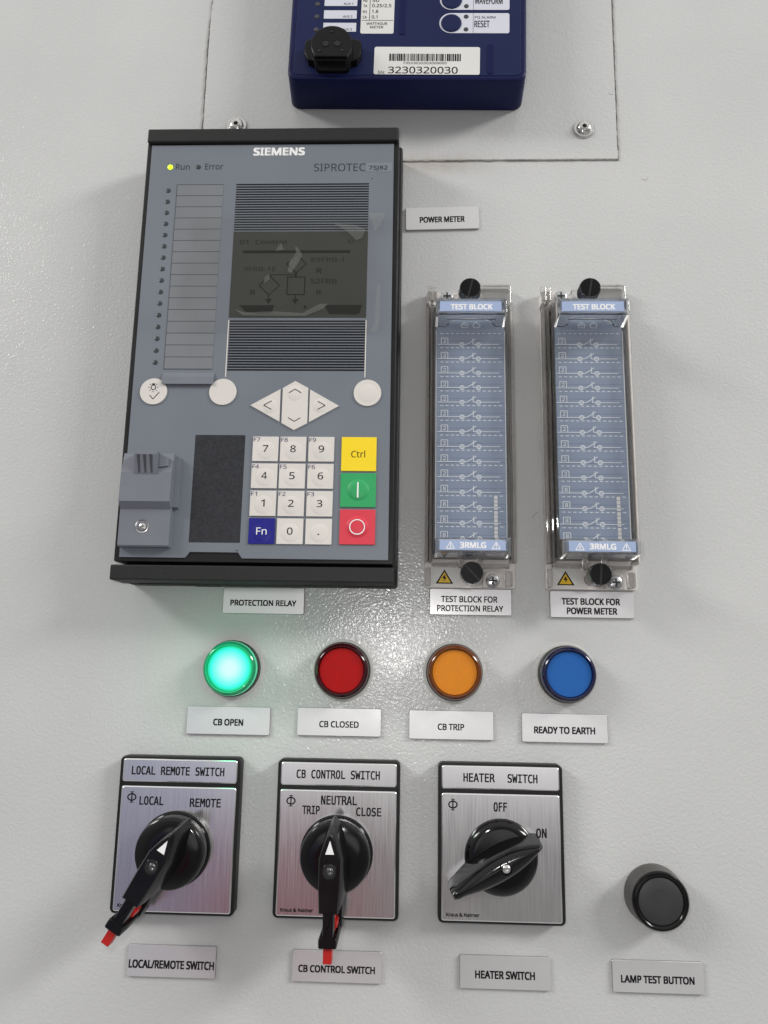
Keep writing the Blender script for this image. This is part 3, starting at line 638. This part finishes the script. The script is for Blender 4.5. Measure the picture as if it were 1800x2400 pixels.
b.box(11.4, 49.9, 57.4, 65.4, 32.7, 34.0, 'clear_plastic', r=0.9, ch=0.3)
b.xprism([(65.9, 20.45), (64.1, 32.65), (65.2, 32.65), (67.0, 20.45)], 12.75, 48.55, 'clear_plastic')
b.xprism([(56.7, 20.45), (57.5, 32.65), (58.6, 32.65), (57.8, 20.45)], 12.75, 48.55, 'clear_plastic')
for xa, xb in ((11.3, 12.7), (48.6, 50.0)): b.xprism([(56.6, 20.45), (57.5, 32.65), (65.3, 32.65), (67.1, 20.45)], xa, xb, 'clear_plastic')
ar = [(31.0 + 13.2 * math.cos(math.radians(a)), 187.9 + 5.0 * math.sin(math.radians(a))) for a in range(180, -1, -12)]
ar2 = [(31.0 + 12.2 * math.cos(math.radians(a)), 187.9 + 4.2 * math.sin(math.radians(a))) for a in range(0, 181, 12)]
b.prism((ar + ar2)[::-1], 20.5, 22.0, 'clear_plastic')
for x0, x1 in ((24.2, 26.2), (34.2, 36.2)): b.box(x0, x1, 51.5, 57.5, 14, 20.3, 'clear_plastic', r=0.4, ch=0.4)
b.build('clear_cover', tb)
LD = 14.6
b = MB(); b.box(12.3, 50.2, 60, 201, 13.65, LD, 'tb_blue')
p = 'tb_print'; e = LD + 0.06
for x in (28.0, 34.7):
    b.path([(x - 2.5, 190.2), (x, 192.3), (x + 2.5, 190.2)], 0.35, e, p); b.path([(x - 1.6, 190.4), (x - 1.6, 189.0), (x + 1.6, 189.0), (x + 1.6, 190.4)], 0.35, e, p)
b.path([(27.0, 190.6), (29.0, 190.6)], 0.5, e, p)
for i in range(15):
    z = 185.5 - 8.55 * i
    x = 14.4
    while x < 48.0: b.rect(x, x + 1.75, z - 0.2, z + 0.2, e, p); x += 2.95
    if i == 14: break
    zl = z - 8.55 + 2.0
    b.rect(12.3, 50.2, zl - 0.55, zl - 0.35, e - 0.03, 'tb_groove'); b.rect(12.3, 50.2, zl + 1.95, zl + 2.1, e - 0.03, 'tb_groove')
    b.path([(14.9, zl), (18.6, zl), (18.6, zl + 3.8), (14.9, zl + 3.8), (14.9, zl)], 0.38, e, p)
    b.text('2' if i < 10 else '8', 16.0, 17.6, zl + 0.8, zl + 3.0, e, p, 0.01)
    b.line(12.8, zl, 25.2, zl, 0.38, e + .02, p); b.line(27.8, zl, 29.2, zl, 0.38, e + .02, p); b.line(29.2, zl, 34.3, zl + 3.3, 0.38, e + .04, p)
    b.line(32.7, zl + 3.6, 32.7, zl, 0.38, e + .05, p); b.line(32.7, zl, 34.5, zl, 0.38, e + .02, p); b.line(37.0, zl, 47.4, zl, 0.38, e + .02, p)
    for cx in (26.5, 35.7): b.ringflat(cx, zl, 0.92, 1.36, e, p, 18); b.ringflat(cx, zl, 0.35, 0.62, e, p, 12)
    if i >= 11 or i == 10:
        for k in range(4):
            zz = z - 8.55 - k * 2.15
            if i < 13: b.rect(43.7, 45.6, zz - (1.75 if k < 3 else 1.2), zz + 0.1, e + .03, 'print_white')
b.build('circuit_label', tb)
b = MB(); b.box(13.4, 46.8, 189.9, 195.6, 34.02, 34.15, 'tb_tab_blue'); b.text('TEST BLOCK', 19.4, 41.8, 191.0, 193.9, 34.2, 'print_white', 0.06); b.build('title_strip', tb)
b = MB(); b.box(13.6, 47.4, 58.8, 64.0, 34.02, 34.15, 'tb_tab_blue'); b.text('3RMLG', 24.2, 37.3, 60.0, 62.8, 34.2, 'print_white', 0.06)
for cx, bolt in ((19.2, 1), (42.6, 0)):
    b.path([(cx - 2.1, 59.5), (cx + 2.1, 59.5), (cx, 63.1), (cx - 2.2, 59.4)], 0.4, 34.2, 'print_white')
    if bolt: b.path([(cx + .2, 62), (cx - .4, 60.9), (cx + .4, 60.8), (cx - .1, 59.8)], 0.35, 34.2, 'print_white')
    else: b.line(cx, 60.6, cx, 62.3, 0.5, 34.2, 'print_white'); b.rect(cx - .25, cx + .25, 59.9, 60.3, 34.2, 'print_white')
b.build('title_strip', tb)
b = MB(); b.box(10.4, 24.6, 44.4, 53.2, 3.02, 3.2, 'sticker_white', r=0.6)
b.flat([(12.6, 44.6), (22.2, 44.6), (17.4, 52.4)], 3.26, 'print_black'); b.flat([(13.9, 45.2), (20.9, 45.2), (17.4, 51.0)], 3.32, 'tb_yellow')
b.flat([(17.0, 49.0), (16.2, 47.4), (17.3, 47.5), (17.0, 45.8), (18.6, 48.1), (17.6, 48.0), (18.0, 49.2)], 3.38, 'print_black'); b.build('warning_sticker', tb)
kt = knob_mesh(30.4, 206.4, 21, 29).build('thumb_screw', tb); kb = knob_mesh(30.55, 47.9, 21, 29).build('thumb_screw', tb)
kt.rotation_euler[1] = math.radians(14); kb.rotation_euler[1] = math.radians(-43)
cross_screw(43.4, 46.0, 8).build('fixing_screw', tb); cross_screw(18.4, 211.8, 8).build('fixing_screw', tb)
tb2 = tb.copy(); COL.objects.link(tb2); tb2.location.x += DX * MM
tb2['label'] = 'clear plastic test block above the power meter label, right one of the pair'
nk = 0
for ch in list(tb.children):
    c = ch.copy(); COL.objects.link(c); c.parent = tb2
    if c.name.startswith('thumb_screw'): c.rotation_euler[1] = math.radians((10, 4)[nk]); nk += 1

# ------------------------------------------------------------------ pilot lights
ZL = -2.8
for k, (x, c, lab) in enumerate(((-97.0, 'green', 'lit green pilot light glowing above the CB OPEN label'), (-37.2, 'red', 'unlit red pilot light above the CB CLOSED label'), (22.6, 'amber', 'unlit amber pilot light above the CB TRIP label'), (82.4, 'blue', 'unlit blue pilot light above the READY TO EARTH label'))):
    t = thing('pilot_light', lab, 'pilot light', x, ZL, 'round pilot lights in a row')
    b = MB(x, ZL); b.lathe(x, ZL, [(16.6, 0.02), (16.6, 0.4), (16.3, 0.6), (14.6, 0.6)], 'gasket_pale', 72, cap1=False); b.build('gasket', t)
    b = MB(x, ZL); b.lathe(x, ZL, [(15.0, 1.0), (15.0, 6.4), (14.7, 7.0), (14.2, 7.1)], 'lamp_base', 72, cap1=False); b.build('collar', t)
    b = MB(x, ZL); b.lathe(x, ZL, [(14.4, 5.5), (14.4, 9.2), (14.15, 10.6), (13.5, 11.7), (12.7, 12.1), (12.2, 11.9), (11.9, 11.0), (11.75, 10.2)], 'lens_' + c, 80, cap1=False)
    if c == 'green': b.lathe(x, ZL, [(14.45, 7.2), (14.45, 9.0), (14.2, 10.5)], 'lens_green_rim', 80, cap1=False)
    b.build('lens_ring', t)
    b = MB(x, ZL, 10.6); b.lathe(x, ZL, [(11.8, 10.0), (11.6, 10.6), (8.0, 10.62), (4.0, 10.63), (0.01, 10.63)], 'disc_' + c, 80)
    if c == 'amber':
        b.path([(25.4, 7.2), (24.6, 3.0), (23.7, -1.6)], 0.16, 10.7, 'scratch_amber'); b.path([(22.6, 0.9), (21.7, -2.2)], 0.16, 10.7, 'scratch_amber'); b.line(29.5, 2, 28.7, -2, 0.1, 10.7, 'scratch_amber')
    b.build('diffuser', t)
# point light added ahead of the lit green lens, spreading its glow on the paint
L = bpy.data.lights.new('green_glow_light', 'POINT'); L.energy = 0.014; L.color = (0.05, 1.0, 0.45); L.shadow_soft_size = 0.012
lo = bpy.data.objects.new('green_glow_light', L); COL.objects.link(lo); lo.location = (-97.0 * MM, -0.028, ZL * MM)

# ------------------------------------------------------------------ rotary switches
PD = 7.6
def switch(cx, label, title, positions, lever, angle, brand):
    t = thing('rotary_switch', label, 'rotary switch', cx, -87.5, 'rotary switches in a row')
    x0, x1, zt, zb = cx - 31.9, cx + 31.9, -48.8, -126.0
    b = MB(); b.prism(rrect(x0, x1, zb, zt, 2.6), 0.02, PD, 'frame_black', ch=0.7); b.build('mounting_frame', t)
    for nm, za, zc in (('title_plate', -61.7, -50.1), ('dial_plate', -124.8, -63.8)):
        b = MB(); pl = rrect(cx - 30.2, cx + 30.2, za, zc, 1.2, 4)
        b.rings([(pl, PD + 0.02), (inset(pl, 0.12), PD + 0.2), (inset(pl, 0.6), PD + 0.45)], 'bright_edge', cap0=False, cap1=True, capm='brushed_aluminium')
        d = PD + 0.5
        if nm == 'title_plate':
            for s, a, z in title: b.text(s, cx + a[0], cx + a[1], -58.0, -53.9, d, 'print_black', 0.03, 'mono')
        else:
            for s, a0, a1, z0, z1 in positions: b.text(s, cx + a0, cx + a1, z0, z1, d, 'print_black', 0.03, 'mono')
            b.ringflat(cx - 24.4, -69.4, 1.75, 2.45, d, 'print_black', 28, 0.8)
            b.rect(cx - 24.72, cx - 24.08, -72.1, -66.6, d + 0.02, 'print_black')
            for z in (-66.8, -72.0): b.rect(cx - 25.4, cx - 23.4, z - 0.18, z + 0.18, d + 0.04, 'print_black')
            b.text('Kraus & Naimer', cx - 27.7, cx - 11.2, -122.6, -121.0, d, 'print_black', 0.05)
        b.build(nm, t)
    cz = -94.2
    if lever:
        b = MB(cx, cz); b.lathe(cx, cz, [(18.6, PD + 0.45), (18.6, PD + 1.6), (17.7, PD + 2.0), (17.6, 15.5), (17.6, 17.6), (17.0, 19.2), (15.6, 20.0), (9, 20.2), (0.01, 20.2)], 'knob_black', 80)
        b.build('knob', t)
        b = MB(cx, cz)
        def lens(tip, hw, shoulder, tail, tw):
            r = []
            for i in range(9):
                u = i / 8; r.append((cx + hw * (1 - (1 - u) ** 1.0) ** 0.62 * 1.0, cz + tip - (tip - shoulder) * u))
            right = r; right += [(cx + hw, cz + (shoulder + tail) / 2), (cx + tw, cz + tail)]
            left = [(2 * cx - x, z) for x, z in right[1:]][::-1]
            return (right[::1] + left)[::-1]
        base = lens(20.6, 7.9, -1, -16.5, 6.0); mid = lens(18.5, 6.6, 2, -18.6, 5.0); top = lens(16.3, 5.0, 5, -18.8, 4.5)
        b.rings([(base, 19.9), (mid, 30), (top, 44.2), (inset(top, 0.5), 45.0)], 'handle_black')
        b.box(cx - 2.5, cx + 2.5, cz - 30.5, cz - 18, 37, 44.6, 'handle_black', r=0.4, ch=0.6)
        b.rings([(rrect(cx - 5.2, cx + 5.2, cz - 31.5, cz - 15, 0.6), 17.2), (rrect(cx - 4.6, cx + 4.6, cz - 31.5, cz - 15, 0.6), 22.5)], 'handle_black')
        b.rings([(rrect(cx - 4.4, cx + 4.4, cz - 33.0, cz - 29.6, 0.7), 18.5), (rrect(cx - 4.3, cx + 4.3, cz - 33.6, cz - 28.9, 0.9), 44.2), (rrect(cx - 3.9, cx + 3.9, cz - 33.2, cz - 29.3, 0.7), 44.9)], 'handle_black')
        b.prism([(cx - 2.05, cz + 7.3), (cx + 2.05, cz + 7.3), (cx, cz + 13.4)], 45.0, 45.12, 'print_white')
        b.lathe(cx, cz - 0.4, [(3.6, 44.98), (3.4, 45.14), (3.0, 45.16)], 'handle_black', 36, capm='dark_hole')
        b.spin(cx, cz, angle); h = b.build('handle', t)
        b = MB(cx, cz)
        b.box(cx - 2.0, cx + 2.0, cz - 40.3, cz - 33, 36.5, 43.4, 'red_plastic', ch=0.3); b.box(cx - 2.3, cx + 2.3, cz - 29.4, cz - 18.9, 27, 33.5, 'red_plastic', ch=0.3)
        b.box(cx - 2.0, cx + 3.4, cz - 27.4, cz - 24.5, 26, 34.5, 'red_plastic', ch=0.3)
        b.spin(cx, cz, angle); b.build('lock_slider', t)
        b = MB(cx, cz); b.lathe(cx + 0.3, cz - 0.1, [(1.7, 45.17), (1.5, 45.3), (0.9, 45.45), (0.5, 45.2)], 'knurl', 20); b.spin(cx, cz, angle); b.build('handle_screw', t)
    else:
        b = MB(cx, cz); b.lathe(cx, cz, [(18.6, PD + 0.45), (18.4, PD + 1.4), (17.7, PD + 2.6), (16.6, PD + 3.6), (15.4, PD + 4.2), (13.0, PD + 4.5), (0.01, PD + 4.5)], 'knob_black', 80); b.build('knob', t)
        b = MB(cx, cz)
        def outline(tip, hw, tail, tipw, tailw):
            pts = []
            for i in range(25):
                u = i / 24; z = tip + (tail - tip) * u
                w = hw * math.sin(math.pi * min(1, (u * 0.92 + 0.02)) ** 0.86) ** 0.85
                w = max(w, tipw + (tailw - tipw) * u); pts.append((w, z))
            pts[0] = (tipw * 0.6, tip); pts[-1] = (tailw * 0.6, tail)
            return [(cx - w, cz + z) for w, z in pts] + [(cx + w, cz + z) for w, z in pts[::-1]]
        b.rings([(outline(21.4, 8.2, -29.6, 2.4, 3.0), PD + 1.5), (outline(21.2, 7.5, -29.6, 2.3, 3.0), 14), (outline(20.9, 6.9, -29.4, 2.2, 2.9), 20), (outline(20.5, 6.3, -29.4, 2.1, 2.8), 24), (outline(20.0, 5.7, -29.2, 1.9, 2.6), 26.6),
                 (outline(19.4, 4.8, -28.9, 1.6, 2.3), 28.4), (outline(18.8, 3.6, -28.5, 1.2, 1.8), 29.6), (outline(18.2, 2.0, -28.0, 0.7, 1.1), 30.3), (outline(17.8, 0.5, -27.6, 0.2, 0.3), 30.5)], 'knob_black')
        b.lathe(cx + 0.2, cz - 0.3, [(3.2, 27), (3.2, 30.5), (2.8, 30.7), (2.6, 29.9)], 'handle_black', 36, capm='dark_hole')
        b.spin(cx, cz, angle); b.build('handle', t)
        b = MB(cx, cz); b.lathe(cx, cz - 0.3, [(2.3, 29.9), (2.2, 30.6), (1.7, 31.2), (0.8, 31.5), (0.4, 31.1)], 'steel', 24); b.build('handle_screw', t)
    return t
switch(-120.8, 'rotary switch titled LOCAL REMOTE SWITCH, its red tipped lever turned toward REMOTE', (('LOCAL REMOTE SWITCH', (-25.3, 23.4), 0),),
       (('LOCAL', -20.1, -7.6, -73.0, -68.9), ('REMOTE', 6.4, 22.4, -73.5, -69.4)), True, math.radians(30.3), 0)
switch(-37.4, 'rotary switch titled CB CONTROL SWITCH, its red tipped lever pointing straight up at NEUTRAL', (('CB CONTROL SWITCH', (-21.9, 21.3), 0),),
       (('NEUTRAL', -8.7, 9.7, -70.8, -66.6), ('TRIP', -18.3, -9.4, -75.7, -71.7), ('CLOSE', 9.6, 22.3, -76.0, -72.0)), True, 0.0, 0)
switch(46.2, 'rotary switch titled HEATER SWITCH, its plain black handle turned to ON', (('HEATER', (-18.9, -2.9), 0), ('SWITCH', (3.8, 18.9), 0)),
       (('OFF', -3.5, 3.1, -72.2, -67.9), ('ON', 17.9, 23.0, -84.4, -80.1)), False, math.radians(61), 0)

# ------------------------------------------------------------------ lamp test button
t = thing('push_button', 'dark grey round push button above the LAMP TEST BUTTON label', 'push button', 123.8, -111.8)
x, z = 123.8, -111.8
b = MB(x, z); b.lathe(x, z, [(14.8, 0.02), (14.8, 2.5), (14.4, 6), (13.9, 11.5)], 'button_collar', 72, cap1=False); b.build('collar', t)
b = MB(x, z); b.lathe(x, z, [(14.0, 11.4), (13.9, 12.6), (13.3, 13.5), (12.4, 13.7), (11.6, 13.3), (11.2, 12.6)], 'button_ring', 72, cap1=False); b.build('bezel_ring', t)
b = MB(x, z); b.lathe(x, z, [(11.25, 12.0), (11.0, 12.7), (10.6, 12.95), (5.0, 13.0), (0.01, 13.0)], 'button_cap', 72); b.build('button_cap', t)

# ------------------------------------------------------------------ engraved name plates
def plate(label, x0, x1, z0, z1, lines, rot=0.0, bold=0.05):
    cx, cz = (x0 + x1) / 2, (z0 + z1) / 2
    b = MB(cx, cz); b.prism(rrect(x0, x1, z0, z1, 0.9, 4), 0.02, 1.1, 'label_edge'); b.v = b.v[:]
    b.prism(inset(rrect(x0, x1, z0, z1, 0.9, 4), 0.12), 1.1, 1.45, 'label_silver', ch=0.15, seg=1)
    for s, a0, a1, c0, c1 in lines: b.text(s, a0, a1, c0, c1, 1.51, 'print_black', bold)
    o = b.build('name_plate'); o.rotation_euler[1] = -rot
    return tag(o, label, 'label', 'engraved name plates on the panel')
plate('silver name plate reading POWER METER, slightly tilted', -6.4, 37.8, 258.1, 273.0, [('POWER METER', 2.3, 29.0, 262.9, 266.4)], math.radians(1.2))
plate('silver name plate reading PROTECTION RELAY, just below the relay', -104.7, -59.5, 26.8, 41.3, [('PROTECTION RELAY', -100.3, -64.0, 31.3, 34.3)])
plate('silver name plate reading TEST BLOCK FOR PROTECTION RELAY', 9.4, 54.1, 27.7, 42.1, [('TEST BLOCK FOR', 15.8, 46.3, 34.8, 38.0), ('PROTECTION RELAY', 13.6, 49.4, 29.9, 33.0)], 0, 0.035)
plate('silver name plate reading TEST BLOCK FOR POWER METER', 74.9, 120.3, 27.2, 41.7, [('TEST BLOCK FOR', 81.3, 112.5, 34.4, 37.7), ('POWER METER', 84.0, 110.8, 29.3, 32.6)])
plate('silver name plate reading CB OPEN, under the lit green light', -120.7, -75.6, -37.7, -23.0, [('CB OPEN', -106.1, -90.2, -32.8, -29.6)])
plate('silver name plate reading CB CLOSED, under the red light', -61.0, -16.0, -37.3, -22.7, [('CB CLOSED', -49.0, -28.1, -32.7, -29.6)], 0, 0.035)
plate('silver name plate reading CB TRIP, under the amber light', -1.2, 43.7, -37.9, -22.9, [('CB TRIP', 14.2, 28.0, -32.9, -29.8)], 0, 0.035)
plate('silver name plate reading READY TO EARTH, under the blue light', 58.5, 103.6, -38.3, -23.4, [('READY TO EARTH', 65.1, 96.8, -33.6, -30.3)])
plate('silver name plate reading LOCAL/REMOTE SWITCH, in the bottom row', -143.4, -98.1, -157.2, -142.1, [('LOCAL/REMOTE SWITCH', -142.5, -99.0, -152.9, -149.3)])
plate('silver name plate reading CB CONTROL SWITCH, partly behind a red lever tip', -59.1, -13.6, -157.1, -142.3, [('CB CONTROL SWITCH', -55.7, -17.2, -152.4, -149.3)])
plate('silver name plate reading HEATER SWITCH, in the bottom row', 25.6, 71.0, -157.8, -142.3, [('HEATER SWITCH', 33.4, 62.9, -152.8, -149.4)])
plate('silver name plate reading LAMP TEST BUTTON, in the bottom row', 101.5, 146.6, -157.3, -142.4, [('LAMP TEST BUTTON', 105.8, 141.6, -152.6, -149.4)])
for o in bpy.data.objects:
    if '_base' in o: del o['_base']
